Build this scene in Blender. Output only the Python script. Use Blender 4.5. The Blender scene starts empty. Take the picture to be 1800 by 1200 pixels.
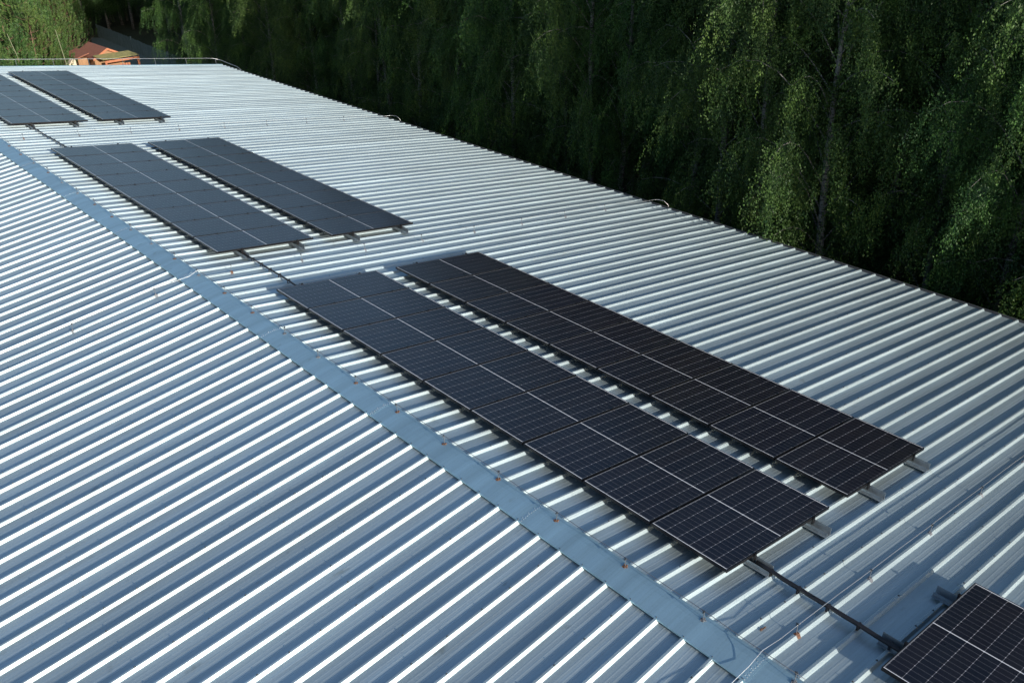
import bpy, bmesh, math, random
import numpy as np
from mathutils import Vector, Matrix

S = bpy.context.scene
COL = S.collection
SL, SR = .1144, .1436            # roof slopes left and right of the ridge (tangents)
GZ = -7.0                        # ground level; ridge crown is z = 0

# ------------------------------------------------------------------ camera, sky, sun
def make_camera():
    yaw, pitch, roll, fpx = .7196, -.501, -.0211, 1599.5
    cy, sy, cp, sp = math.cos(yaw), math.sin(yaw), math.cos(pitch), math.sin(pitch)
    fw = Vector((sy*cp, cy*cp, sp)); rt = Vector((cy, -sy, 0)); up = rt.cross(fw)
    c, s = math.cos(roll), math.sin(roll)
    r2, u2 = c*rt + s*up, -s*rt + c*up
    cd = bpy.data.cameras.new('camera'); co = bpy.data.objects.new('camera', cd); COL.objects.link(co)
    m = Matrix((r2, u2, -fw)).transposed().to_4x4(); m.translation = Vector((-5.4762, -3.6103, 6.5817))
    co.matrix_world = m
    cd.sensor_width = 36; cd.lens = fpx/1800*36; cd.clip_start = .1; cd.clip_end = 2000
    S.camera = co
    return co, fw, r2, u2
CAM, FW, RT, UP = make_camera()
CP = CAM.matrix_world.translation.copy()
def project(x, y, z):             # only used to leave out trees nobody could see
    d = Vector((x, y, z)) - CP; k = d.dot(FW)
    if k <= 0: return (-9999, -9999)
    return 900 + 1599.5*d.dot(RT)/k, 600 - 1599.5*d.dot(UP)/k

SUN_EL, SUN_AZ = math.radians(15.4), math.radians(4.5)    # azimuth from -Y towards -X
W = bpy.data.worlds.new('World'); S.world = W; W.use_nodes = True
nt = W.node_tree; nt.nodes.clear()
wo = nt.nodes.new('ShaderNodeOutputWorld'); bg = nt.nodes.new('ShaderNodeBackground'); sk = nt.nodes.new('ShaderNodeTexSky')
sk.sky_type = 'NISHITA'; sk.sun_disc = False; sk.sun_elevation = SUN_EL; sk.sun_rotation = math.pi + SUN_AZ
sk.air_density = 1.0; sk.dust_density = 1.6; sk.ozone_density = 2.0
bg.inputs[1].default_value = .122
nt.links.new(sk.outputs[0], bg.inputs[0]); nt.links.new(bg.outputs[0], wo.inputs[0])
sd = bpy.data.lights.new('sun', 'SUN'); sd.energy = 4.4; sd.angle = math.radians(.5); sd.color = (1, .93, .82)
so = bpy.data.objects.new('sun', sd); COL.objects.link(so)
sdir = Vector((-math.sin(SUN_AZ)*math.cos(SUN_EL), -math.cos(SUN_AZ)*math.cos(SUN_EL), math.sin(SUN_EL)))
so.rotation_euler = sdir.to_track_quat('Z', 'Y').to_euler(); so.location = (0, -20, 20)
S.view_settings.view_transform = 'Standard'; S.view_settings.look = 'None'; S.view_settings.gamma = 1
S.view_settings.exposure = 0.56
S.cycles.max_bounces = 7; S.cycles.diffuse_bounces = 3; S.cycles.glossy_bounces = 3; S.cycles.transmission_bounces = 3

# ------------------------------------------------------------------ helpers
def tag(o, label=None, cat=None, group=None, kind=None):
    for k, v in (('label', label), ('category', cat), ('group', group), ('kind', kind)):
        if v: o[k] = v
    return o
def thing(name, label, cat, loc=(0, 0, 0), group=None, rot=(0, 0, 0)):
    o = bpy.data.objects.new(name, None); COL.objects.link(o); o.location = loc; o.rotation_euler = rot
    o.empty_display_size = .1
    return tag(o, label, cat, group)
def obj(name, me, parent=None, mat=None):
    o = bpy.data.objects.new(name, me); COL.objects.link(o)
    if parent: o.parent = parent
    if mat and not me.materials: me.materials.append(mat)
    return o
def copy_tree(o, parent=None):
    c = o.copy(); COL.objects.link(c)
    if parent: c.parent = parent
    for ch in list(o.children): copy_tree(ch, c)
    return c
class MB:                          # collects shapes, builds ONE mesh
    def __init__(s): s.v = []; s.f = []
    def add(s, vs, fs):
        n = len(s.v); s.v += [tuple(v) for v in vs]; s.f += [tuple(i+n for i in f) for f in fs]; return s
    def box(s, x0, x1, y0, y1, z0, z1, sh=None):
        vs = [(x, y, z) for z in (z0, z1) for y in (y0, y1) for x in (x0, x1)]
        if sh: vs = [(x, y, z + sh(x, y)) for x, y, z in vs]
        return s.add(vs, [(0, 2, 3, 1), (4, 5, 7, 6), (0, 1, 5, 4), (2, 6, 7, 3), (0, 4, 6, 2), (1, 3, 7, 5)])
    def tube(s, pts, rad, n=8, caps=True):
        pts = [Vector(p) for p in pts]; m = len(pts)
        rad = rad if isinstance(rad, (list, tuple)) else [rad]*m
        vs = []; ref = Vector((0, 0, 1))
        for i, p in enumerate(pts):
            d = (pts[min(i+1, m-1)] - pts[max(i-1, 0)]).normalized()
            r = ref if abs(d.dot(ref)) < .95 else Vector((1, 0, 0))
            a = d.cross(r).normalized(); b = a.cross(d)
            for k in range(n):
                t = 2*math.pi*k/n; vs.append(p + (a*math.cos(t) + b*math.sin(t))*rad[i])
        fs = [(i*n+k, i*n+(k+1) % n, (i+1)*n+(k+1) % n, (i+1)*n+k) for i in range(m-1) for k in range(n)]
        if caps: fs += [tuple(range(n))[::-1], tuple(range((m-1)*n, m*n))]
        return s.add(vs, fs)
    def prism(s, prof, a, b):      # prof in (u, w); a, b functions mapping to 3D ends
        n = len(prof); vs = [a(*p) for p in prof] + [b(*p) for p in prof]
        return s.add(vs, [(i, (i+1) % n, n+(i+1) % n, n+i) for i in range(n)] + [tuple(range(n))[::-1], tuple(range(n, 2*n))])
    def mesh(s, name, mat=None, smooth=False):
        me = bpy.data.meshes.new(name); me.from_pydata(s.v, [], s.f)
        if mat: me.materials.append(mat)
        if smooth: me.polygons.foreach_set('use_smooth', [True]*len(me.polygons))
        me.update(); return me
def fix_normals(me):
    bm = bmesh.new(); bm.from_mesh(me); bmesh.ops.recalc_face_normals(bm, faces=bm.faces); bm.to_mesh(me); bm.free()
    return me

# ------------------------------------------------------------------ materials
def mat(name, col, rough=.5, metal=0., spec=.5):
    m = bpy.data.materials.new(name); m.use_nodes = True
    b = m.node_tree.nodes['Principled BSDF']
    b.inputs['Base Color'].default_value = (*col, 1); b.inputs['Roughness'].default_value = rough
    b.inputs['Metallic'].default_value = metal; b.inputs['Specular IOR Level'].default_value = spec
    return m
def nodes(m):
    t = m.node_tree; return t, t.nodes, t.links, t.nodes['Principled BSDF']
def noise(m, scale, detail=4, coord='Object', sx=(1, 1, 1)):
    t, n, l, b = nodes(m)
    tc = n.new('ShaderNodeTexCoord'); mp = n.new('ShaderNodeMapping'); nz = n.new('ShaderNodeTexNoise')
    mp.inputs['Scale'].default_value = sx; nz.inputs['Scale'].default_value = scale; nz.inputs['Detail'].default_value = detail
    l.new(tc.outputs[coord], mp.inputs[0]); l.new(mp.outputs[0], nz.inputs[0]); return nz
def ramp(m, src, stops):
    t, n, l, b = nodes(m); r = n.new('ShaderNodeValToRGB')
    e = r.color_ramp.elements
    while len(e) < len(stops): e.new(.5)
    for i, (p, c) in enumerate(stops): e[i].position = p; e[i].color = (*c, 1) if len(c) == 3 else c
    l.new(src, r.inputs[0]); return r
def noise_color(m, scale, stops, detail=4, sx=(1, 1, 1), coord='Object'):
    nz = noise(m, scale, detail, coord, sx); r = ramp(m, nz.outputs[0], stops)
    m.node_tree.links.new(r.outputs[0], nodes(m)[3].inputs['Base Color']); return m
def add_bump(m, scale, dist, strength=1, detail=3, sx=(1, 1, 1)):
    t, n, l, b = nodes(m); nz = noise(m, scale, detail, 'Object', sx); bp = n.new('ShaderNodeBump')
    bp.inputs['Distance'].default_value = dist; bp.inputs['Strength'].default_value = strength
    l.new(nz.outputs[0], bp.inputs['Height']); l.new(bp.outputs[0], b.inputs['Normal']); return m

def roof_metal(name, base):
    m = mat(name, base, .42, .79); t, n, l, b = nodes(m)
    lo = tuple(c*.86 for c in base); hi = tuple(min(1, c*1.08) for c in base)
    nz = noise(m, 1.0, 6, 'Object', (.35, 5, 1)); r = ramp(m, nz.outputs[0], [(.3, lo), (.68, hi)])
    nz2 = noise(m, 90, 3, 'Object', (.5, 1, 1)); mx = n.new('ShaderNodeMix'); mx.data_type = 'RGBA'; mx.blend_type = 'MULTIPLY'
    r2 = ramp(m, nz2.outputs[0], [(.28, (.82, .83, .85)), (.5, (1, 1, 1))])
    mx.inputs[0].default_value = .5; l.new(r.outputs[0], mx.inputs[6]); l.new(r2.outputs[0], mx.inputs[7])
    # faint dusty water streaks running down the slope
    nz4 = noise(m, 1.0, 4, 'Object', (.9, 42, 1)); r4 = ramp(m, nz4.outputs[0], [(.36, (.84, .83, .8)), (.55, (1, 1, 1))])
    mx2 = n.new('ShaderNodeMix'); mx2.data_type = 'RGBA'; mx2.blend_type = 'MULTIPLY'; mx2.inputs[0].default_value = .35
    l.new(mx.outputs[2], mx2.inputs[6]); l.new(r4.outputs[0], mx2.inputs[7])
    # every one metre sheet comes from its own coil: a slightly different tone
    tc = n.new('ShaderNodeTexCoord'); sp = n.new('ShaderNodeSeparateXYZ'); l.new(tc.outputs['Object'], sp.inputs[0])
    ad = n.new('ShaderNodeMath'); ad.operation = 'ADD'; ad.inputs[1].default_value = .3; l.new(sp.outputs[1], ad.inputs[0])
    fl = n.new('ShaderNodeMath'); fl.operation = 'FLOOR'; l.new(ad.outputs[0], fl.inputs[0])
    wn = n.new('ShaderNodeTexWhiteNoise'); wn.noise_dimensions = '1D'; l.new(fl.outputs[0], wn.inputs['W'])
    mr = n.new('ShaderNodeMapRange'); mr.inputs[3].default_value = .945; mr.inputs[4].default_value = 1.04; l.new(wn.outputs[0], mr.inputs[0])
    hs = n.new('ShaderNodeHueSaturation'); l.new(mr.outputs[0], hs.inputs['Value']); l.new(mx2.outputs[2], hs.inputs['Color'])
    # scattered dirt specks and grime patches
    nz5 = noise(m, 6, 8, 'Object', (.6, 1, 1)); r5 = ramp(m, nz5.outputs[0], [(.66, (1, 1, 1)), (.78, (.62, .6, .55))])
    mx3 = n.new('ShaderNodeMix'); mx3.data_type = 'RGBA'; mx3.blend_type = 'MULTIPLY'; mx3.inputs[0].default_value = .7
    l.new(hs.outputs[0], mx3.inputs[6]); l.new(r5.outputs[0], mx3.inputs[7]); l.new(mx3.outputs[2], b.inputs['Base Color'])
    nz3 = noise(m, 2.2, 5, 'Object', (.5, 3, 1)); r3 = n.new('ShaderNodeMapRange')
    r3.inputs[3].default_value = .52; r3.inputs[4].default_value = .63
    l.new(nz3.outputs[0], r3.inputs[0]); l.new(r3.outputs[0], b.inputs['Roughness'])
    return m
M_ROOF = roof_metal('silver_coated_steel', (.475, .575, .620)); add_bump(M_ROOF, 1.6, .0016, .5, 1, (.35, 2.2, 1))
M_CAP = roof_metal('silver_flashing', (.36, .54, .64)); add_bump(M_CAP, 1.7, .004, .6, 1, (2.2, 1, 1))
M_GUT = mat('gutter_steel', (.16, .17, .18), .45, .5)
M_WALL = mat('wall_panel', (.42, .44, .45), .5, .2); noise_color(M_WALL, 3, [(.3, (.36, .38, .39)), (.7, (.45, .47, .48))])
M_ALU = mat('rail_aluminium', (.3, .34, .36), .45, .7); noise_color(M_ALU, 14, [(.3, (.24, .28, .31)), (.7, (.36, .42, .46))])
M_BLK = mat('black_frame', (.012, .012, .014), .35, .4)
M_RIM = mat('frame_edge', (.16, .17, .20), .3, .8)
M_CBL = mat('black_conduit', (.010, .010, .013), .5)
M_RUST = mat('rust', (.17, .075, .04), .85); noise_color(M_RUST, 60, [(.3, (.05, .028, .02)), (.55, (.13, .06, .035)), (.8, (.19, .11, .07))])
M_PIN = mat('weathered_zinc', (.13, .14, .16), .6, .3)
M_WIRE = mat('aluminium_wire', (.72, .74, .76), .35, .85)
M_SCR = mat('screw_head', (.07, .08, .09), .5, .5)
M_RIVET = mat('bright_rivet', (.7, .72, .74), .3, .9)

def panel_glass():
    m = mat('monocrystalline_cells', (.01, .011, .018), .12, 0, .5); t, n, l, b = nodes(m)
    b.inputs['Coat Weight'].default_value = .0
    tc = n.new('ShaderNodeTexCoord'); sp = n.new('ShaderNodeSeparateXYZ'); l.new(tc.outputs['Object'], sp.inputs[0])
    def M(op, a, c=None, cl=False):
        q = n.new('ShaderNodeMath'); q.operation = op; q.use_clamp = cl
        for i, v in enumerate((a, c)):
            if v is None: continue
            if isinstance(v, (int, float)): q.inputs[i].default_value = v
            else: l.new(v, q.inputs[i])
        return q.outputs[0]
    ax = M('ABSOLUTE', sp.outputs[0]); Y = sp.outputs[1]
    # half-cut cells: 12 each side of the middle gap, 6 across
    cx, cyy = .0810, .1620
    fx = M('FRACT', M('DIVIDE', M('SUBTRACT', ax, .009), cx)); dx = M('MULTIPLY', M('SUBTRACT', .5, M('ABSOLUTE', M('SUBTRACT', fx, .5))), cx)
    fy = M('FRACT', M('DIVIDE', M('ADD', Y, 3*cyy), cyy)); dy = M('MULTIPLY', M('SUBTRACT', .5, M('ABSOLUTE', M('SUBTRACT', fy, .5))), cyy)
    inx = M('LESS_THAN', ax, .009 + 12*cx); iny = M('LESS_THAN', M('ABSOLUTE', Y), 3*cyy)
    lx = M('LESS_THAN', dx, .0016); ly = M('LESS_THAN', dy, .0016)
    # little diamonds where the cut corners of four cells meet, on every second line
    fx2 = M('FRACT', M('DIVIDE', M('SUBTRACT', ax, .009), cx)); dia = M('LESS_THAN', M('ADD', dx, dy), .0062)
    mid = M('LESS_THAN', ax, .0055)
    border = M('SUBTRACT', 1.0, M('MULTIPLY', inx, iny), True)
    # fine wires across each cell
    wy = M('FRACT', M('MULTIPLY', M('DIVIDE', M('ADD', Y, 3*cyy), cyy), 10.0)); wires = M('LESS_THAN', wy, .05)
    def mixc(a, c, f):
        q = n.new('ShaderNodeMix'); q.data_type = 'RGBA'
        for i, v in ((6, a), (7, c)):
            if isinstance(v, tuple): q.inputs[i].default_value = (*v, 1)
            else: l.new(v, q.inputs[i])
        if isinstance(f, (int, float)): q.inputs[0].default_value = f
        else: l.new(f, q.inputs[0])
        return q.outputs[2]
    oi = n.new('ShaderNodeObjectInfo')
    # tint per cell and per panel
    cell = n.new('ShaderNodeTexWhiteNoise'); cell.noise_dimensions = '3D'
    cmb = n.new('ShaderNodeCombineXYZ')
    l.new(M('FLOOR', M('DIVIDE', sp.outputs[0], cx*12)), cmb.inputs[0]); l.new(M('FLOOR', M('DIVIDE', M('ADD', Y, 3*cyy), cyy)), cmb.inputs[1]); l.new(oi.outputs['Random'], cmb.inputs[2])
    l.new(cmb.outputs[0], cell.inputs[0])
    c0 = mixc((.0048, .0036, .0078), (.0040, .0038, .0110), oi.outputs['Random'])
    c0 = mixc(c0, (.010, .005, .007), M('MULTIPLY', cell.outputs[0], .5))
    c1 = mixc(c0, (.03, .03, .035), M('MULTIPLY', wires, .6))
    c2 = mixc(c1, (.22, .22, .24), M('MULTIPLY', lx, .6))
    c3 = mixc(c2, (.34, .34, .36), M('MULTIPLY', ly, .68))
    c4 = mixc(c3, (.52, .52, .56), dia)
    c4b = mixc(c4, (.025, .025, .028), border)
    c5 = mixc(c4b, (.72, .73, .76), mid)
    # white rim on the two sides where the backsheet shows beside the cells
    rim = M('MULTIPLY', M('GREATER_THAN', ax, .9925), 1.0)
    rim2 = M('GREATER_THAN', Y, .4885)
    c6 = mixc(c5, (.78, .79, .83), M('MAXIMUM', rim, M('MULTIPLY', rim2, .35)))
    # thin dust film
    nz = noise(m, 2.2, 5); dust = n.new('ShaderNodeMapRange'); dust.inputs[1].default_value = .4; dust.inputs[2].default_value = .9; dust.inputs[4].default_value = .02
    l.new(nz.outputs[0], dust.inputs[0])
    c7 = mixc(c6, (.35, .34, .32), dust.outputs[0])
    l.new(c7, b.inputs['Base Color'])
    nz2 = noise(m, 5, 4); rr = n.new('ShaderNodeMapRange'); rr.inputs[3].default_value = .24; rr.inputs[4].default_value = .34
    l.new(nz2.outputs[0], rr.inputs[0]); l.new(rr.outputs[0], b.inputs['Roughness'])
    return m
M_CELL = panel_glass(); M_CELL.node_tree.nodes['Principled BSDF'].inputs['Specular IOR Level'].default_value = .42; M_CELL.node_tree.nodes['Principled BSDF'].inputs['Specular Tint'].default_value = (.50, .82, 1, 1)

def foliage(name, a, b_, trans=.3, rough=.55, nscale=1.3):
    m = bpy.data.materials.new(name); m.use_nodes = True; t, n, l, b = nodes(m)
    b.inputs['Roughness'].default_value = rough; b.inputs['Specular IOR Level'].default_value = .35
    oi = n.new('ShaderNodeObjectInfo')
    geo = n.new('ShaderNodeNewGeometry')
    nz = noise(m, nscale, 3); r = ramp(m, nz.outputs[0], [(.3, a), (.7, b_)])
    hs = n.new('ShaderNodeHueSaturation')
    mr = n.new('ShaderNodeMapRange'); mr.inputs[3].default_value = .65; mr.inputs[4].default_value = 1.4
    l.new(geo.outputs['Random Per Island'], mr.inputs[0]); l.new(mr.outputs[0], hs.inputs['Value'])
    mh = n.new('ShaderNodeMapRange'); mh.inputs[3].default_value = .49; mh.inputs[4].default_value = .525
    l.new(oi.outputs['Random'], mh.inputs[0]); l.new(mh.outputs[0], hs.inputs['Hue'])
    l.new(r.outputs[0], hs.inputs['Color']); l.new(hs.outputs[0], b.inputs['Base Color'])
    tr = n.new('ShaderNodeBsdfTranslucent'); l.new(hs.outputs[0], tr.inputs[0])
    mx = n.new('ShaderNodeMixShader'); mx.inputs[0].default_value = trans
    out = [q for q in n if q.type == 'OUTPUT_MATERIAL'][0]
    l.new(b.outputs[0], mx.inputs[1]); l.new(tr.outputs[0], mx.inputs[2]); l.new(mx.outputs[0], out.inputs[0])
    return m
M_BIRCH = foliage('birch_leaves', (.013, .042, .014), (.080, .150, .030), .26)
M_PINE = foliage('pine_needles', (.030, .075, .022), (.105, .165, .040), .12, .5, .9)
def bark(name, lo, hi, sz):
    m = mat(name, hi, .8); nz = noise(m, 7, 5, 'Object', (1, 1, sz)); r = ramp(m, nz.outputs[0], [(.42, lo), (.5, hi)])
    nodes(m)[2].new(r.outputs[0], nodes(m)[3].inputs['Base Color']); return m
M_BARK = bark('birch_bark', (.03, .028, .024), (.19, .185, .17), 3.5)
M_PBARK = bark('pine_bark', (.07, .045, .03), (.16, .10, .06), .6)

# ------------------------------------------------------------------ the industrial building
RIB = 1/3
Y0, Y1 = -11.0, 35.73
XE = 12.30
HC = .036                         # rib height
def rib_profile():
    per = [(0, 0), (.0245, 0), (.0265, -.002), (.0455, -.0338), (.0475, -HC),
           (.118, -HC), (.126, -HC+.0012), (.134, -HC+.0012), (.142, -HC),
           (.168, -HC), (.176, -HC+.0012), (.184, -HC+.0012), (.192, -HC),
           (.222, -HC), (.230, -HC+.0012), (.238, -HC+.0012), (.246, -HC), (.3095, -HC), (.3118, -.0338)]
    pr = []
    k0, k1 = int(round(Y0*3)), int(math.floor(Y1*3))
    rr = random.Random(3)
    for k in range(k0, k1+1):
        seam = k % 3 == 2; j = rr.uniform(-.0016, .0016); jz = rr.uniform(-.0012, .0008); jp = rr.uniform(-.0015, .0015)
        for i, (dy, z) in enumerate(per):
            y = k*RIB + dy + (j if i < 5 else jp); zz = z + (jz if i < 3 else 0)
            if y < Y1: pr.append((y, zz))
        if seam and k < k1: pr += [(k*RIB+.3185, -.0215), (k*RIB+.3150, -.0208)]
    pr.append((Y1, 0 if (Y1*3) % 1 < .08 else -HC))
    return pr
PROF = rib_profile()
def roof_sheet(name, side):
    xs = [side*x for x in (.0, 2.0, 4.1, 6.2, 8.3, 10.4, XE)]
    sl = SR if side > 0 else SL; v = []; f = []
    n = len(PROF)
    for x in xs: v += [(x, y, z - sl*abs(x)) for y, z in PROF]
    for i in range(len(xs)-1):
        for j in range(n-1):
            q = (i*n+j, (i+1)*n+j, (i+1)*n+j+1, i*n+j+1); f.append(q if side > 0 else q[::-1])
    # underside / core of the sandwich panel so that the sheet has thickness
    m = MB(); m.add(v, f)
    a, b = (0.0, XE) if side > 0 else (-XE, 0.0)
    m.box(a, b, Y0, Y1-.004, -.118, -.052, lambda x, y: -sl*abs(x))
    return m.mesh(name, M_ROOF)
B = thing('industrial_building', 'long low building with ribbed silver metal gable roof', 'building', (0, 0, 0))
tag(obj('roof_slope', roof_sheet('roof_right', 1), B), 'right roof slope carrying the solar panels')
tag(obj('roof_slope', roof_sheet('roof_left', -1), B), 'left roof slope without panels')
zwr, zwl = GZ, GZ
m = MB()
xw = XE - .35
def wall_box(m, x0, x1, y0, y1, top): m.box(x0, x1, y0, y1, GZ, top)
m.box(xw-.12, xw, Y0+.1, Y1-.1, GZ, -SR*xw-.13)
m.box(-xw, -xw+.12, Y0+.1, Y1-.1, GZ, -SL*xw-.13)
for y in (Y0+.1, Y1-.22):
    n0 = len(m.v)
    prof = [(-xw+.125, GZ), (xw-.125, GZ), (xw-.125, -SR*(xw-.125)-.13), (0, -.13), (-xw+.125, -SL*(xw-.125)-.13)]
    m.prism(prof, lambda a, b, y=y: (a, y, b), lambda a, b, y=y: (a, y+.12, b))
obj('wall', fix_normals(m.mesh('wall', M_WALL)), B)
# ridge cap in overlapping three metre lengths
joints = [2.38 - 3*4 + 2.97*i for i in range(15)]
def cap_prof(d):
    return [(-.240, -.0405+d), (-.237, -.026+d), (-.2, -.0195+d), (-.07, .004+d), (.0, .011+d), (.075, .003+d), (.118, -.006+d), (.137, -.0155+d), (.139, -.030+d)]
m = MB()
for i in range(len(joints)-1):
    a = max(joints[i], Y0); b = min(joints[i+1] + .06, Y1+.02)
    if b <= a: continue
    d = .0035 + (.0022 if i % 2 else 0); pr = cap_prof(d); n = len(pr)
    ys = np.linspace(a, b, 8)
    v = []
    for k, y in enumerate(ys):
        v += [(x, y, z) for x, z in pr]
    f = [(k*n+j, k*n+j+1, (k+1)*n+j+1, (k+1)*n+j) for k in range(len(ys)-1) for j in range(n-1)]
    f = [q[::-1] for q in f]
    m.add(v, f)
me = m.mesh('ridge_cap', M_CAP); sm = me
CAPO = obj('ridge_cap', me, B)
mod = CAPO.modifiers.new('thickness', 'SOLIDIFY'); mod.thickness = .0012; mod.offset = -1
# rivets on the cap joints and cap screws above every rib
def dome(m, x, y, z, r, h):
    n = 6; vs = [(x+r*math.cos(k*math.pi/3), y+r*math.sin(k*math.pi/3), z) for k in range(n)]
    vs += [(x+.6*r*math.cos(k*math.pi/3), y+.6*r*math.sin(k*math.pi/3), z+h) for k in range(n)]
    m.add(vs, [(k, (k+1) % n, n+(k+1) % n, n+k) for k in range(n)] + [tuple(range(n, 2*n))])
def cap_z(x):
    pr = cap_prof(.006)
    for (x0, z0), (x1, z1) in zip(pr, pr[1:]):
        if x0 <= x <= x1: return z0 + (z1-z0)*(x-x0)/max(1e-6, x1-x0)
    return 0
m = MB()
for y in joints:
    if Y0 < y < Y1:
        for k in range(12):
            x = -.222 + .345*k/11; dome(m, x, y+.035+.004*math.sin(k*5), cap_z(x), .0075, .005)
            if k % 3 == 1: dome(m, x+.008, y+.06, cap_z(x+.008), .006, .005)
obj('rivet_rows', m.mesh('rivet_rows', M_RIVET), B)['kind'] = 'stuff'
m = MB(); random.seed(4)
k = int(Y0*3)
for i in range(int(Y0*3)+1, int(Y1*3)):
    y = i*RIB + .012
    dome(m, -.225, y, cap_z(-.225), .007, .007); dome(m, .128, y, cap_z(.128), .006, .006)
o = obj('cap_screws', m.mesh('cap_screws', M_SCR), B); o['kind'] = 'stuff'
# stitching screws along every third rib
sp = MB(); dome(sp, 0, 0, 0, .0125, .003); dome(sp, 0, 0, .003, .007, .008)
screw_me = sp.mesh('screw', M_SCR)
pts = []
for side in (1, -1):
    sl = SR if side > 0 else SL
    for yy in range(int(Y0), int(Y1)+1):
        y = yy + 2/3 + .0125
        if not (Y0 < y < Y1): continue
        x = .52 + random.uniform(-.04, .04)
        while x < XE:
            pts.append((side*x, y, -sl*x)); x += .40 + random.uniform(-.05, .05)
    for yy in range(int(Y0*3), int(Y1*3)):          # purlin screws through the other crowns
        for x in (2.05, 4.15, 6.25, 8.35, 10.45, 12.2):
            if yy % 3 != 2: pts.append((side*(x+random.uniform(-.02, .02)), yy*RIB+.0125, -sl*x))
def vis(p):
    u, v = project(*p)
    return 0 < u < 1800 and 0 < v < 1200
pts.sort(key=lambda p: (not vis(p), (Vector(p)-CP).length))
for p in pts[:100]:
    o = obj('screw', screw_me, B); o.location = p
m = MB()
for p in pts[100:]:
    if p[1] > -4: dome(m, p[0], p[1], p[2], .011, .009)
o = obj('screws', m.mesh('screws', M_SCR), B); o['kind'] = 'stuff'
# eaves gutter and verge trim
m = MB(); zg = -SR*XE - .05
g = [(XE-.02, zg+.0), (XE+.002, zg+.0), (XE+.002, zg-.12), (XE+.125, zg-.12), (XE+.125, zg+.0), (XE+.14, zg+.0), (XE+.14, zg-.125), (XE-.02, zg-.125)]
m.prism(g, lambda a, b: (a, Y0, b), lambda a, b: (a, Y1, b))
obj('gutter', fix_normals(m.mesh('gutter', M_GUT)), B)
m = MB()
for side, sl in ((1, SR), (-1, SL)):
    x0, x1 = (.0, XE) if side > 0 else (-XE, 0)
    m.box(x0 + (.002 if side > 0 else 0), x1 - (.002 if side < 0 else 0), Y1+.001, Y1+.03, -.17, .006, lambda x, y: -sl*abs(x))
    m.box(x0 + (.002 if side > 0 else 0), x1 - (.002 if side < 0 else 0), Y1-.1, Y1+.001, .002, .006, lambda x, y: -sl*abs(x))
obj('verge_trim', fix_normals(m.mesh('verge_trim', M_CAP)), B)

# ------------------------------------------------------------------ solar panels
PL, PW, PP = 2.028, 1.010, 1.0335     # length down the slope, width along the ridge, pitch
HP = .14
def panel_proto():
    r = thing('solar_panel', 'x', 'solar panel')
    t = .035
    m = MB(); a, b = PL/2, PW/2; w = .011
    m.box(-a, a, -b, -b+w, -t, 0); m.box(-a, a, b-w, b, -t, 0)
    m.box(-a, -a+w, -b+w, b-w, -t, 0); m.box(a-w, a, -b+w, b-w, -t, 0)
    m.box(-a+w, a-w, -b+w, -b+w+.02, -t, -t+.002); m.box(-a+w, a-w, b-w-.02, b-w, -t, -t+.002)
    me = m.mesh('frame', M_BLK)
    obj('frame', me, r)
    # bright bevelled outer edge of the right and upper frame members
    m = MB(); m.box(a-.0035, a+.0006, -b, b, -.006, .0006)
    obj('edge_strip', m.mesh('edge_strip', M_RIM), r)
    m = MB(); m.box(-a+w, a-w, -b+w, b-w, -.0075, -.0015)
    obj('cell_glass', m.mesh('cell_glass', M_CELL), r)
    return r
slopeR = math.atan(SR); prng = random.Random(5)
proto = panel_proto(); used = [False]
NUM = ['first', 'second', 'third', 'fourth', 'fifth', 'sixth', 'seventh', 'eighth', 'ninth']
def array(x0, ynear, n, rowdesc, group, first_only=None):
    for i in range(n):
        p = proto if not used[0] else copy_tree(proto)
        used[0] = True
        xc = x0 + PL/2*math.cos(slopeR); yc = ynear + PP*i + PW/2
        p.location = (xc, yc, -SR*xc + HP); p.rotation_euler = (prng.uniform(-.003, .003), slopeR+prng.uniform(-.0025, .0025), prng.uniform(-.001, .001))
        end = 'near'
        tag(p, f'{NUM[i]} panel from the near end of {rowdesc}', 'solar panel', group)
    return
GP = 'black solar panels in paired rows on the right roof slope'
array(.754, .244, 9, 'the foreground row beside the ridge', GP)
array(3.185, .244, 9, 'the foreground row farther from the ridge', GP)
array(.754, 11.74, 9, 'the middle row beside the ridge', GP)
array(3.185, 11.74, 9, 'the middle row farther from the ridge', GP)
array(.754, 24.28, 9, 'the far row cut by the left frame edge', GP)
array(3.185, 24.28, 9, 'the far row running to the back gable', GP)
# bottom right corner pair of rows, seen only at its far end
for i, (x0, j, lab) in enumerate([(.754, 0, 'black solar panel in the bottom right corner of the frame'), (.754, 1, 'black solar panel cut by the frame beyond the bottom right corner one')]):
    p = copy_tree(proto); xc = x0 + PL/2*math.cos(slopeR); yc = -1.445 - PP*j - PW/2
    p.location = (xc, yc, -SR*xc+HP); p.rotation_euler = (0, slopeR, 0); tag(p, lab, 'solar panel', GP)

# mounting rails
def rail(x, ya, yb, label, clamps):
    L = yb-ya; w = .034
    prof = [(-w, 0), (w, 0), (w, .098), (w-.004, .098), (w-.004, .005), (-w+.004, .005), (-w+.004, .045), (-w, .045)]
    m = MB(); m.prism(prof, lambda a, b: (a, 0, b+.001), lambda a, b: (a, L, b+.001))
    m.box(-w-.03, -w, .0, L, .001, .004); m.box(w, w+.03, .0, L, .001, .004)
    o = obj('mounting_rail', fix_normals(m.mesh('mounting_rail', M_ALU)))
    o.location = (x, ya, -SR*x); o.rotation_euler = (0, slopeR, 0)
    tag(o, label, 'mounting rail', 'aluminium rails under the solar panel rows')
    for y in clamps:
        c = MB(); c.box(-.02, .02, -.009, .009, .054, .146); c.box(-.02, .02, -.014, .014, .142, .1475); c.box(-.006, .006, -.006, .006, .1475, .156)
        q = obj('clamp', c.mesh('clamp', M_BLK), o); q.location = (0, y-ya, 0)
    return o
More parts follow.
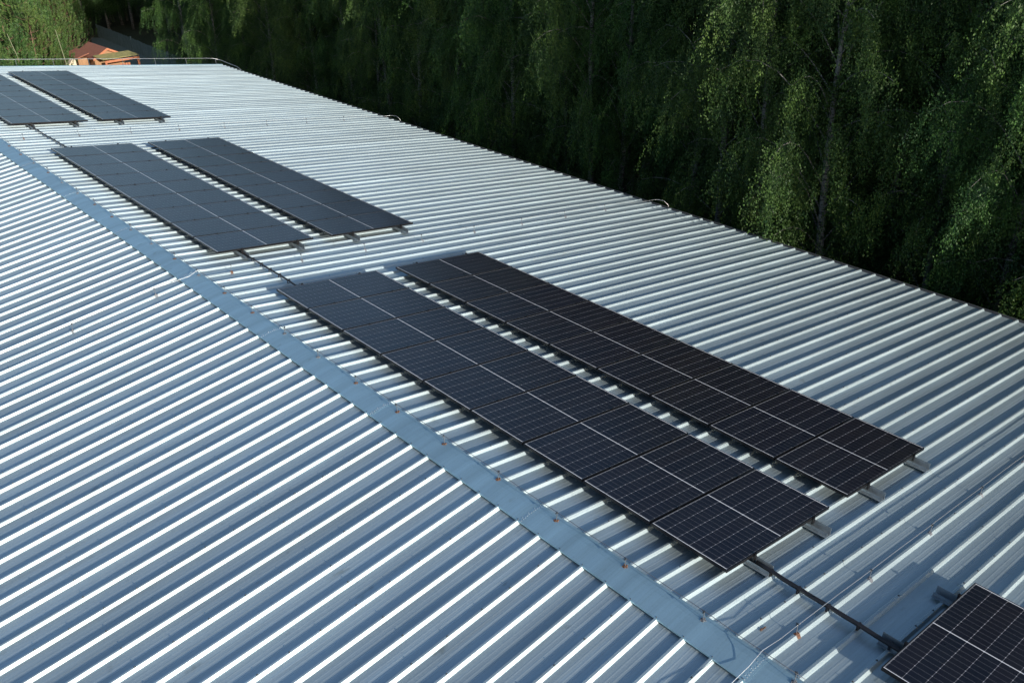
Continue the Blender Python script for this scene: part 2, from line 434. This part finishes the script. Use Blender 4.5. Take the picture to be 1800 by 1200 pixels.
RX = ((1.225, 'first'), (2.385, 'second'), (3.655, 'third'), (4.86, 'fourth'))
for yn, desc in ((.244, 'foreground'), (11.74, 'middle'), (24.28, 'far')):
    for x, o_ in RX:
        cl = [yn-.010] + [yn+PP*k-.0107 for k in range(1, 9)] + [yn+PP*9-.011]
        rail(x, yn-.225, yn+9.45, f'aluminium rail under the {desc} panels, {o_} from the ridge', cl)
for x, o_ in RX[:2]:
    rail(x, -1.445-2*PP-.3, -1.205, f'aluminium rail under the bottom right corner panels, {o_} from the ridge', [-1.445+.011, -1.445-PP+.0107])

# black conduit runs between the panel groups
def conduit(x, ya, yb, label, seed, r=.019, tail=.0):
    random.seed(seed); pts = []; n = int(abs(yb-ya)/.11)
    for i in range(n+1):
        y = ya + (yb-ya)*i/n; t = i/n
        xx = x + .012*math.sin(y*1.7+seed) + .006*math.sin(y*5.1)
        h = .016 + r + .002*math.cos(2*math.pi*y*3)
        pts.append((xx, y, -SR*xx + h + .012))
    m = MB(); m.tube(pts, r, 10)
    o = obj('cable_conduit', m.mesh('cable_conduit', M_CBL, True)); tag(o, label, 'cable conduit', 'black conduits between panel groups')
    k = math.ceil(min(ya, yb)*3)
    while k*RIB < max(ya, yb):
        y = k*RIB+.012; xx = x + .012*math.sin(y*1.7+seed) + .006*math.sin(y*5.1)
        c = MB(); z = -SR*xx
        c.box(xx-.036, xx+.036, y-.011, y+.011, z+.001, z+.006); c.box(xx-.030, xx-.023, y-.011, y+.011, z+.006, z+.052)
        c.box(xx+.023, xx+.030, y-.011, y+.011, z+.006, z+.052); c.box(xx-.030, xx+.030, y-.011, y+.011, z+.062, z+.068)
        obj('clip', c.mesh('clip', M_CBL), o); k += 1
conduit(1.217, .20, -1.50, 'black conduit running from the foreground panels to the corner panel', 1, .024)
conduit(1.235, 11.90, 9.50, 'black conduit between the middle and foreground panel rows', 2, .017)
conduit(1.225, 24.4, 21.0, 'thin black conduit between the far and middle panel rows', 3, .017)

# ------------------------------------------------------------------ lightning protection: holders and wires
def holder(kind):
    r = thing('wire_holder', 'x', 'wire holder')
    bm_ = MB()
    if kind.startswith('cap'):
        dome(bm_, 0, 0, 0, .024, .012); bm_.box(-.032, .032, -.009, .009, .0, .007)
        for k in range(5):
            a = k*1.26; dome(bm_, .024*math.cos(a), .024*math.sin(a), .004, .009, .009)
    else:
        bm_.box(-.028, .028, -.016, .014, .001, .005)
        bm_.add([(-.028, -.012, .005), (.028, -.012, .005), (.028, -.036, -.034), (-.028, -.036, -.034), (-.028, -.015, .006), (.028, -.015, .006), (.028, -.039, -.034), (-.028, -.039, -.034)],
                [(0, 1, 2, 3), (7, 6, 5, 4), (0, 4, 5, 1), (3, 2, 6, 7), (0, 3, 7, 4), (1, 5, 6, 2)])
        dome(bm_, 0, 0, .005, .012, .01)
    obj('base', bm_.mesh('base', M_PIN if 'grey' in kind else M_RUST), r)
    m = MB(); m.tube([(0, 0, .006), (.002, -.002, .06), (.006, -.003, .112)], .0042, 6)
    obj('rod', m.mesh('rod', M_PIN), r)
    m = MB(); m.box(-.018, .018, -.006, .006, .108, .113); m.box(-.006, .006, -.016, .016, .120, .125); m.tube([(.006, -.003, .112), (.006, -.003, .134)], .003, 5)
    obj('clip', m.mesh('clip', M_SCR), r)
    return r
HC_ = holder('cap'); HD = holder('capgrey'); HG = holder('grey'); HR = holder('rust'); u_ = {'c': 0, 'g': 0, 'r': 0, 'd': 0}
random.seed(11)
def place(h, key, x, y, z, label, group):
    o = h if not u_[key] else copy_tree(h); u_[key] = 1
    o.location = (x, y, z); o.rotation_euler = (random.uniform(-.10, .10), random.uniform(-.08, .08), random.uniform(-.5, .5))
    tag(o, label, 'wire holder', group)
WORDS = ['first', 'second', 'third', 'fourth', 'fifth', 'sixth', 'seventh', 'eighth', 'ninth', 'tenth', 'eleventh', 'twelfth', 'thirteenth', 'fourteenth', 'fifteenth', 'sixteenth',
         'seventeenth', 'eighteenth', 'nineteenth', 'twentieth', 'twenty-first', 'twenty-second', 'twenty-third', 'twenty-fourth', 'twenty-fifth', 'twenty-sixth', 'twenty-seventh', 'twenty-eighth', 'twenty-ninth', 'thirtieth']
xr = .05
for k in range(-1, 23):
    gr = k in (-1, 0, 7, 8, 11, 13, 14, 17, 18, 20)
    place(HD if gr else HC_, 'd' if gr else 'c', xr+random.uniform(-.012, .012), k*1.003+.0, cap_z(xr)-.001, f'thin {"grey" if gr else "rusty"} wire holder on the ridge cap, {WORDS[k+1]} from the near end', 'wire holders along the ridge cap')
def wire(pts, label, r=.0038, mat_=M_WIRE, group=None):
    m = MB(); m.tube(pts, r, 6); o = obj('lightning_wire', m.mesh('lightning_wire', mat_, True)); tag(o, label, 'wire', group); return o
pts_w = []
for i in range(0, 24*4+1):
    y = -1.1 + i*.25; ph = (y/1.003) % 1
    pts_w.append((xr+.006 + .004*math.sin(y*2.3), y, cap_z(xr)+.117 - .012*math.sin(math.pi*ph)))
wire(pts_w, 'grey conductor wire running along the ridge on small holders', .0034, M_PIN)
for yy, desc, full in ((-.653, 'foreground', True), (11.012, 'middle', True), (23.012, 'far', False)):
    xs = [.65 + 1.41*k for k in range(8)]
    for k, x in enumerate(xs):
        rust = (k == 0)
        place(HR if rust else HG, 'r' if rust else 'g', x, yy, -SR*x, f'{"rusty" if rust else "grey"} wire holder on the {desc} cross wire, {WORDS[k]} right of the ridge', 'wire holders across the right slope')
    pts_w = [(-9.8, yy, -SL*9.8+.10)]
    lx = [-.75-1.43*k for k in range(6, -1, -1)]
    for x in lx:
        pts_w += [(x-.7, yy, -SL*abs(x-.7)+.112), (x, yy, -SL*abs(x)+.117)]
    pts_w += [(-.12, yy+.01, .05), (xr+.006, yy, .125), (.35, yy, -SR*.35+.105)]
    for x in xs: pts_w += [(x, yy+.004*math.sin(x*9), -SR*x+.117), (x+.7, yy+.004, -SR*(x+.7)+.113)]
    pts_w = pts_w[:-1] + [(11.3, yy, -SR*11.3+.08), (12.0, yy-.02, -SR*12.0+.05), (12.28, yy-.05, -SR*12.28+.07), (12.40, yy-.12, -SR*12.42+.09), (12.50, yy-.26, -SR*12.5+.08), (12.55, yy-.38, -SR*12.5-.02), (12.55, yy-.42, -SR*12.5-.25), (12.55, yy-.42, -SR*12.5-.9)]
    wire(pts_w, f'thin bright wire crossing the whole roof in the {desc}', .0042, M_WIRE, 'lightning wires across the roof')
    if yy > 0:
        for k, x in enumerate((-.75, -2.18, -3.61, -5.04)):
            u, v = project(x, yy, -SL*abs(x))
            if 0 < u < 1800 and 0 < v < 1200:
                place(HG, 'g', x, yy, -SL*abs(x), f'grey wire holder on the {desc} cross wire, {WORDS[k]} left of the ridge', 'wire holders across the left slope')
# rust stain flake beside the ridge
m = MB(); z0 = -SR*.47
m.box(.43, .52, -.405, -.392, -.030, -.026, lambda x, y: -SR*x); dome(m, .455, -.395, -SR*.455-.027, .016, .006)
tag(obj('rusty_bracket', m.mesh('rusty_bracket', M_RUST)), 'small rusty bracket lying against a rib near the ridge, foreground', 'bracket')
# gable wire with posts
pts_w = [(x, 35.78, -SR*x+.25) for x in np.linspace(.2, 11.7, 24)] + [(12.0, 35.76, -SR*12+.235), (12.25, 35.66, -SR*12.2+.17), (12.4, 35.3, -SR*12.4+.10), (12.45, 34.6, -SR*12.4+.05), (12.5, 34.2, -SR*12.4-.1)]
wire(pts_w, 'pale wire raised on short posts along the far gable edge', .007, M_WIRE)
for k, x in enumerate([1.4+1.33*i for i in range(9)]):
    m = MB(); m.tube([(0, 0, -.02), (0, 0, .25)], .008, 6); m.box(-.03, .03, -.02, .02, -.004, .01)
    o = obj('wire_post', m.mesh('wire_post', M_PIN)); o.location = (x, 35.745, -SR*x)
    tag(o, f'short pale wire post on the far gable edge, {WORDS[k]} from the left', 'post', 'wire posts on the far gable')

# ------------------------------------------------------------------ ground
M_GRD = mat('meadow', (.05, .07, .025), .95)
noise_color(M_GRD, .35, [(.3, (.035, .045, .018)), (.55, (.05, .065, .025)), (.75, (.075, .075, .04))], 8); add_bump(M_GRD, 3, .1)
m = MB(); N = 40; R = 700.0
v = [(-R + 2*R*i/N, -R + 2*R*j/N, GZ) for j in range(N+1) for i in range(N+1)]
f = [(j*(N+1)+i, j*(N+1)+i+1, (j+1)*(N+1)+i+1, (j+1)*(N+1)+i) for j in range(N) for i in range(N)]
m.add(v, f); tag(obj('ground', m.mesh('ground', M_GRD)), kind='structure')
M_GRAV = mat('grey_gravel', (.13, .135, .13), .95); noise_color(M_GRAV, 5, [(.3, (.14, .18, .15)), (.7, (.22, .26, .22))], 6)
m = MB(); pl = [(12.4, 38), (19.0, 38), (22.4, 60), (22.6, 76), (20.6, 78.5), (18.4, 72), (17.0, 63)]
m.add([(x, y, GZ+.004) for x, y in pl], [tuple(range(len(pl)))])
tag(obj('path', m.mesh('path', M_GRAV)), kind='structure')
# grey board fence along the path
M_FEN = mat('weathered_boards', (.12, .13, .14), .85); noise_color(M_FEN, 9, [(.3, (.14, .19, .17)), (.7, (.26, .32, .29))], 4, (1, 1, .2))
F = thing('board_fence', 'grey weathered board fence running behind the orange shed', 'fence')
fp = [(19.6, 54), (20.3, 62), (20.8, 70), (21.2, 78.5)]
for (xa, ya), (xb, yb) in zip(fp, fp[1:]):
    L = math.hypot(xb-xa, yb-ya); n = int(L/.16); m = MB()
    for i in range(n):
        t = (i+.5)/n; x, y = xa+(xb-xa)*t, ya+(yb-ya)*t; h = 1.0+random.uniform(-.04, .04)
        m.box(x-.012, x+.012, y-.062, y+.062, GZ, GZ+h)
    obj('boards', m.mesh('boards', M_FEN), F)
    m = MB(); m.box(xa-.06, xa+.04, ya-.05, ya+.05, GZ, GZ+1.12); obj('post', m.mesh('post', M_FEN), F)

# ------------------------------------------------------------------ orange garden shed
M_OR = mat('orange_boards', (.5, .2, .09), .7); noise_color(M_OR, 3, [(.3, (.34, .12, .055)), (.7, (.44, .165, .08))], 5, (4, 4, .5))
M_OR2 = mat('ochre_boards', (.42, .20, .085), .75); noise_color(M_OR2, 3, [(.3, (.26, .14, .07)), (.7, (.36, .20, .10))], 5, (4, 4, .5))
M_RR = mat('red_brown_roofing', (.27, .085, .05), .85); noise_color(M_RR, 8, [(.3, (.22, .085, .055)), (.7, (.30, .12, .075))])
M_OL = mat('olive_roofing', (.20, .19, .08), .85); noise_color(M_OL, 6, [(.3, (.16, .16, .06)), (.7, (.24, .21, .09))])
M_DK = mat('dark_opening', (.02, .018, .016), .9)
sx, sy = 15.3, 59.4
SH = thing('garden_shed', 'orange wooden garden shed with red brown roof and olive porch', 'shed', (sx, sy, GZ+.1)); SH.scale = (1.04, 1, 1.03)
m = MB()    # body: x -.95..+.95, y 0..3, gable ridge along y
xl, xr_, he, hr = -.85, .95, 1.72, 2.2
prof = [(xl, 0), (xr_, 0), (xr_, he), (0, hr-.05), (xl, he)]
m.prism(prof, lambda a, b: (a, 0, b), lambda a, b: (a, 3.0, b)); obj('wall', fix_normals(m.mesh('wall', M_OR2)), SH)
for s, xe in ((-1, xl-.12), (1, xr_+.14)):
    ze = he-.06; m = MB()
    q = [(0, -.18, hr), (xe, -.18, ze), (xe, 3.15, ze), (0, 3.15, hr)]
    m.add(q + [(a, b, c+.05) for a, b, c in q], [(0, 1, 2, 3), (7, 6, 5, 4), (0, 4, 5, 1), (1, 5, 6, 2), (2, 6, 7, 3), (3, 7, 4, 0)])
    obj('roof', fix_normals(m.mesh('roof', M_RR)), SH)
    m = MB(); q = [(0, -.21, hr-.06), (xe, -.21, ze-.06), (xe, -.21, ze+.07), (0, -.21, hr+.07)]
    m.add(q + [(a, b+.028, c) for a, b, c in q], [(0, 1, 2, 3), (7, 6, 5, 4), (0, 4, 5, 1), (1, 5, 6, 2), (2, 6, 7, 3), (3, 7, 4, 0)])
    obj('bargeboard', fix_normals(m.mesh('bargeboard', M_OR)), SH)
m = MB(); q = [(-.95, -.24, 1.90), (1.25, -.24, 1.90), (1.62, -.9, 1.70), (-.62, -.9, 1.70)]
m.add(q + [(a, b, c+.05) for a, b, c in q], [(0, 1, 2, 3), (7, 6, 5, 4), (0, 4, 5, 1), (1, 5, 6, 2), (2, 6, 7, 3), (3, 7, 4, 0)])
obj('porch_roof', fix_normals(m.mesh('porch_roof', M_OL)), SH)
m = MB(); m.box(-.55, 1.58, -1.02, -.95, 1.52, 1.65); obj('beam', m.mesh('beam', M_OR), SH)
for x in (-.5, 1.5):
    m = MB(); m.box(x-.06, x+.06, -1.04, -.93, 0, 1.52); obj('post', m.mesh('post', M_OR), SH)
m = MB()
for k in range(8):
    if k != 3: m.box(-.36+k*.17, -.22+k*.17, -.98, -.94, .05, 1.36)
obj('front_boards', m.mesh('front_boards', M_OR), SH)
m = MB(); m.box(.98, 1.0, .4, 1.1, .8, 1.4); obj('window', m.mesh('window', M_DK), SH)
m = MB(); m.box(-1.55, -.98, .9, 2.9, 0, 1.66); obj('annex', m.mesh('annex', M_OR2), SH)
m = MB(); q = [(-.86, .7, 1.93), (-1.7, .7, 1.70), (-1.7, 3.05, 1.70), (-.86, 3.05, 1.93)]
m.add(q + [(a, b, c+.05) for a, b, c in q], [(0, 1, 2, 3), (7, 6, 5, 4), (0, 4, 5, 1), (1, 5, 6, 2), (2, 6, 7, 3), (3, 7, 4, 0)])
obj('annex_roof', fix_normals(m.mesh('annex_roof', M_RR)), SH)
# cream sack left of the shed
M_CR = mat('cream_fabric', (.55, .47, .36), .9)
me = bpy.data.meshes.new('bulk_sack'); bm = bmesh.new(); bmesh.ops.create_cube(bm, size=1)
bmesh.ops.subdivide_edges(bm, edges=bm.edges[:], cuts=3, use_grid_fill=True)
for vv in bm.verts:
    p = vv.co; r = 1 + .18*(1-abs(p.z)*2) + .1*math.sin(p.x*9+p.y*7); p.x *= r*.55; p.y *= r*.55; p.z = (p.z+.5)*1.9 + .16*math.sin(p.x*8)
bm.to_mesh(me); bm.free(); me.materials.append(M_CR)
tag(obj('bulk_sack', me), 'cream bulk sack standing left of the orange shed', 'sack').location = (12.9, 59.5, GZ)

# ------------------------------------------------------------------ trees
def quad_mesh(name, cen, a, b, material):
    """diamond leaves: centre, half axis a (long), half axis b (short)"""
    n = len(cen); v = np.empty((n, 4, 3), np.float32)
    v[:, 0] = cen - a; v[:, 1] = cen + b; v[:, 2] = cen + a; v[:, 3] = cen - b
    me = bpy.data.meshes.new(name); me.vertices.add(4*n); me.vertices.foreach_set('co', v.ravel())
    me.loops.add(4*n); me.loops.foreach_set('vertex_index', np.arange(4*n, dtype=np.int32))
    me.polygons.add(n); me.polygons.foreach_set('loop_start', np.arange(0, 4*n, 4, dtype=np.int32)); me.polygons.foreach_set('loop_total', np.full(n, 4, np.int32))
    me.materials.append(material); me.update(); me.validate(); return me

def birch_proto(seed, H, rmax, low=.16, dens=1.0):
    rs = np.random.RandomState(seed); random.seed(seed)
    T = MB(); bend = rs.uniform(-.5, .5, 2); k = 10
    def tr(t): return np.array([bend[0]*t*t + .12*math.sin(5*t+seed), bend[1]*t*t + .12*math.cos(4*t+seed), H*t])
    T.tube([tr(i/k) for i in range(k+1)], [max(.012, .13*(1-i/k)**.8) for i in range(k+1)], 8)
    cen = []; nl = int(46*dens)
    for i in range(nl):
        t = low + (.97-low)*(i+rs.rand())/nl
        az = i*2.399 + rs.uniform(-.5, .5)
        s = (t-low)/(1-low); R = rmax*(.45 + .75*math.sin(math.pi*min(1, s*.9+.12)))*(1 if s < .75 else (1-s)/.25*.75+.25)*rs.uniform(.6, 1.2)
        rise = R*rs.uniform(.35, .8); p0 = tr(t); d = np.array([math.cos(az), math.sin(az), 0])
        side = np.array([-d[1], d[0], 0])*rs.uniform(-.25, .25)
        path = []
        for q in np.linspace(0, 1, 7):
            path.append(p0 + (d+side*q)*R*q + np.array([0, 0, rise*(math.sin(q*2.1)/math.sin(2.1)*.9)]))
        T.tube(path, [.017*(1-.85*q) + .003 for q in np.linspace(0, 1, 7)], 5, False)
        path = np.array(path)
        ns = int(24*dens*(.5 + R/rmax))
        for j in range(ns):
            q = rs.uniform(.22, 1.0)**.8; u = q*6; a = int(min(5, u)); base = path[a] + (path[a+1]-path[a])*(u-a)
            base = base + rs.normal(0, .13, 3)
            Ls = rs.uniform(.35, 1.0)*(1.0+.9*q)*(1 if s < .8 else .6)
            sw = rs.normal(0, .2, 2) + d[:2]*.18
            nn = int(Ls*70)
            tt = rs.rand(nn)
            c = np.stack([base[0]+sw[0]*tt*Ls, base[1]+sw[1]*tt*Ls, base[2]+.08-Ls*tt], 1) + rs.normal(0, .045, (nn, 3))
            cen.append(c)
    cen = np.concatenate(cen); n = len(cen)
    # long axis hangs down, tilted at random
    a = np.stack([rs.normal(0, .45, n), rs.normal(0, .45, n), -np.ones(n)], 1); a /= np.linalg.norm(a, axis=1)[:, None]
    r = rs.normal(0, 1, (n, 3)); b = np.cross(a, r); b /= np.linalg.norm(b, axis=1)[:, None]
    sz = rs.uniform(.7, 1.25, (n, 1))
    crown = quad_mesh('crown', cen, a*.0265*sz, b*.0145*sz, M_BIRCH)
    trunk = T.mesh('trunk', M_BARK, True)
    return trunk, crown, n
BP = [birch_proto(100+i, H, r, low, dn) for i, (H, r, low, dn) in enumerate([(13.5, 2.1, .12, 1.15), (14.5, 2.3, .14, 1.15), (12.5, 1.9, .10, 1.15), (14, 2.0, .2, 1.0), (12.0, 1.8, .12, 1.15), (15, 2.2, .25, 1.0)])]
print('birch leaves', [b[2] for b in BP])
def put_tree(name, meshes, x, y, label, cat, group, rz, sc=1.0, szz=1.0, tilt=(0, 0)):
    r = thing(name, label, cat, (x, y, GZ), group, (tilt[0], tilt[1], rz)); r.scale = (sc, sc, sc*szz)
    obj('trunk', meshes[0], r); obj('crown', meshes[1], r); return r
rnd = random.Random(77)
ROWS = [(15.3, -46, 53, 2.05), (17.5, -46, 53, 2.2), (20.2, -40, 50, 2.6), (23.5, -30, 52, 3.2), (27.5, -20, 54, 4.2)]
rown = ['front', 'second']
cnt = [0]*5
for ri, (x0, ya, yb, stp) in enumerate(ROWS):
    y = ya
    while y < yb:
        x = x0 + rnd.uniform(-.7, .7); yy = y + rnd.uniform(-.5, .5); y += stp
        p = BP[rnd.randrange(len(BP))]; sc = rnd.uniform(.9, 1.12)*(1.0 if yy < 18 else max(.78, 1-(yy-18)*.012))
        if ri == 0 and -19 < yy < -3.5 and rnd.random() < .6: continue
        if 11.5 < yy <= 27: x += 1.6
        if yy > 27: x += min(3.0, 1.6+(yy-27)*.2)
        us = [project(x, yy, z)[0] for z in (-5, 2, 8)]
        seen = min(us) < 1950
        if not seen:
            lab = 'dark birch standing beyond the right frame edge'
        elif ri < 2:
            lab = f'weeping birch in the {rown[ri]} row behind the eave, {WORDS[cnt[ri]] if cnt[ri] < 30 else "last"} from the right'; cnt[ri] += 1
        else: lab = 'dim birch deep in the forest behind the two front rows'
        put_tree('birch_tree', p, x, yy, lab, 'tree', 'birches of the forest beyond the eave', rnd.uniform(0, 6.28), sc, rnd.uniform(.95, 1.08), (rnd.uniform(-.03, .03), rnd.uniform(-.03, .03)))
# forest behind the shed, receding along the path
c = 0
for y in np.arange(79.5, 112, 3.0):
    for x in np.arange(15.5, 24, 2.6):
        xx, yy = x + (y-80)*.22 + rnd.uniform(-.7, .7), y + rnd.uniform(-.8, .8)
        u1, v1 = project(xx, yy, GZ+2)
        if u1 < 128 and v1 > 0: continue
        put_tree('birch_tree', BP[rnd.randrange(len(BP))], xx, yy, 'far birch closing the gap between the pines and the fence', 'tree', 'far birches closing the gap', rnd.uniform(0, 6.28), rnd.uniform(.85, 1.05))
for y in np.arange(62, 122, 2.9):
    for k, x in enumerate((0, 2.2, 4.6, 8, 12, 16)):
        xx = 21.5 + (y-52)*.10 + x + rnd.uniform(-1, 1) + 1.2; yy = y + rnd.uniform(-1.4, 1.4)
        u1, v1 = project(xx, yy, GZ); u2, v2 = project(xx, yy, GZ+13)
        if v1 < -20 or u2 < -60 or u2 > 800: continue
        if k > 5: continue
        p = BP[rnd.randrange(len(BP))]
        put_tree('birch_tree', p, xx, yy, 'far birch in the dark forest behind the shed and fence', 'tree', 'far birches behind the shed', rnd.uniform(0, 6.28), rnd.uniform(.9, 1.15)); c += 1
for y in np.arange(92, 128, 5):
    for x in np.arange(6, 26, 4.5):
        xx, yy = x + rnd.uniform(-1, 1) + (y-92)*.3, y + rnd.uniform(-1, 1)
        if project(xx, yy, GZ)[1] < -60: continue
        put_tree('birch_tree', BP[rnd.randrange(len(BP))], xx, yy, 'far birch in the dark forest behind the pines', 'tree', 'far birches behind the pines', rnd.uniform(0, 6.28), 1.0)

def pine_proto(seed, H):
    rs = np.random.RandomState(seed); T = MB()
    T.tube([(.05*math.sin(i), .05*math.cos(i*1.3), H*i/8) for i in range(9)], [max(.02, .11*(1-i/8.2)) for i in range(9)], 7)
    cen = []; ax = []
    def shoot(p, d, L, n):
        t = rs.rand(n); d = d/np.linalg.norm(d)
        c = p + d*L*t[:, None]
        r = rs.normal(0, 1, (n, 3)); r -= (r@d)[:, None]*d; r /= np.linalg.norm(r, axis=1)[:, None]
        a = d*.7 + r*.7; a /= np.linalg.norm(a, axis=1)[:, None]
        cen.append(c + a*.045); ax.append(a)
    nw = int(H/.42)
    for w in range(nw):
        z = .5 + (H-.9)*w/nw; s = 1 - z/H
        for b in range(6):
            az = b*1.047 + w*.5 + rs.uniform(-.25, .25); R = (.35 + 1.75*s**.8)*rs.uniform(.8, 1.15)
            d = np.array([math.cos(az), math.sin(az), 0.0]); p0 = np.array([0, 0, z])
            pts = [p0 + d*R*q + np.array([0, 0, R*(.15*q+.35*q*q)]) for q in (0, .33, .66, 1)]
            T.tube(pts, [.02, .015, .01, .006], 4, False)
            for j in range(int(2+R*2.4)):
                q = rs.uniform(.2, 1); i = min(2, int(q*3)); base = pts[i] + (pts[i+1]-pts[i])*(q*3-i)
                sd = np.array([-d[1], d[0], 0])*rs.uniform(-.5, .5)*R*.7*q
                base = base + sd + np.array([0, 0, rs.uniform(-.05, .12)])
                shoot(base, d*.25 + sd*.3 + np.array([0, 0, 1.0]) + rs.normal(0, .1, 3), rs.uniform(.4, .8), 52)
    for j in range(5): shoot(np.array([0, 0, H-.5]), np.array([rs.normal(0, .3), rs.normal(0, .3), 1]), .5, 30)
    shoot(np.array([0, 0, H-.3]), np.array([0, 0, 1.]), .8, 50)
    cen = np.concatenate(cen); a = np.concatenate(ax); n = len(cen)
    r = rs.normal(0, 1, (n, 3)); b = np.cross(a, r); b /= np.linalg.norm(b, axis=1)[:, None]
    return T.mesh('trunk', M_PBARK, True), quad_mesh('crown', cen.astype(np.float32), a*.065, b*.015, M_PINE), n
PP_ = [pine_proto(7+i, h) for i, h in enumerate((5.4, 6.2, 4.8, 5.8))]
print('pine needles', [p[2] for p in PP_])
n = 0
cand = []
for y in np.arange(45, 96, 2.3):
    for x in np.arange(-4, 24, 2.4):
        xx, yy = x + rnd.uniform(-.6, .6), y + rnd.uniform(-.6, .6)
        u, v = project(xx, yy, GZ+3.2); ut, vt = project(xx, yy, GZ+6)
        lim = 104 if v > 50 else 122
        if yy < 63: lim = 84
        if -70 < u < lim and v > -60 and vt < 150: cand.append((yy, xx, u, v))
cand.sort()
for i, (yy, xx, u, v) in enumerate(cand):
    if i < 30: lab = f'young bushy pine behind the far gable, {WORDS[i]} nearest to the roof'
    else: lab = 'young bushy pine in the sunlit stand, back rows'
    put_tree('pine_tree', PP_[rnd.randrange(4)], xx, yy, lab, 'tree', 'young pines behind the far gable', rnd.uniform(0, 6.28), rnd.uniform(.85, 1.12))
print('pines', len(cand), 'far', c, 'rows', cnt)
# slender pale poles standing among the pines
M_POLE = mat('pale_pole', (.24, .25, .16), .8)
for i, (x, y, h, lx, lab) in enumerate([(8.6, 51.0, 5.3, -.9, 'tall leaning pale pole among the pines'), (11.6, 55.0, 4.6, -.35, 'short pale pole among the pines nearer the shed')]):
    m = MB(); m.tube([(0, 0, 0), (lx*.5, 0, h*.5), (lx, 0, h)], [.026, .02, .012], 6)
    o = obj('wooden_pole', m.mesh('wooden_pole', M_POLE)); o.location = (x, y, GZ); tag(o, lab, 'pole')
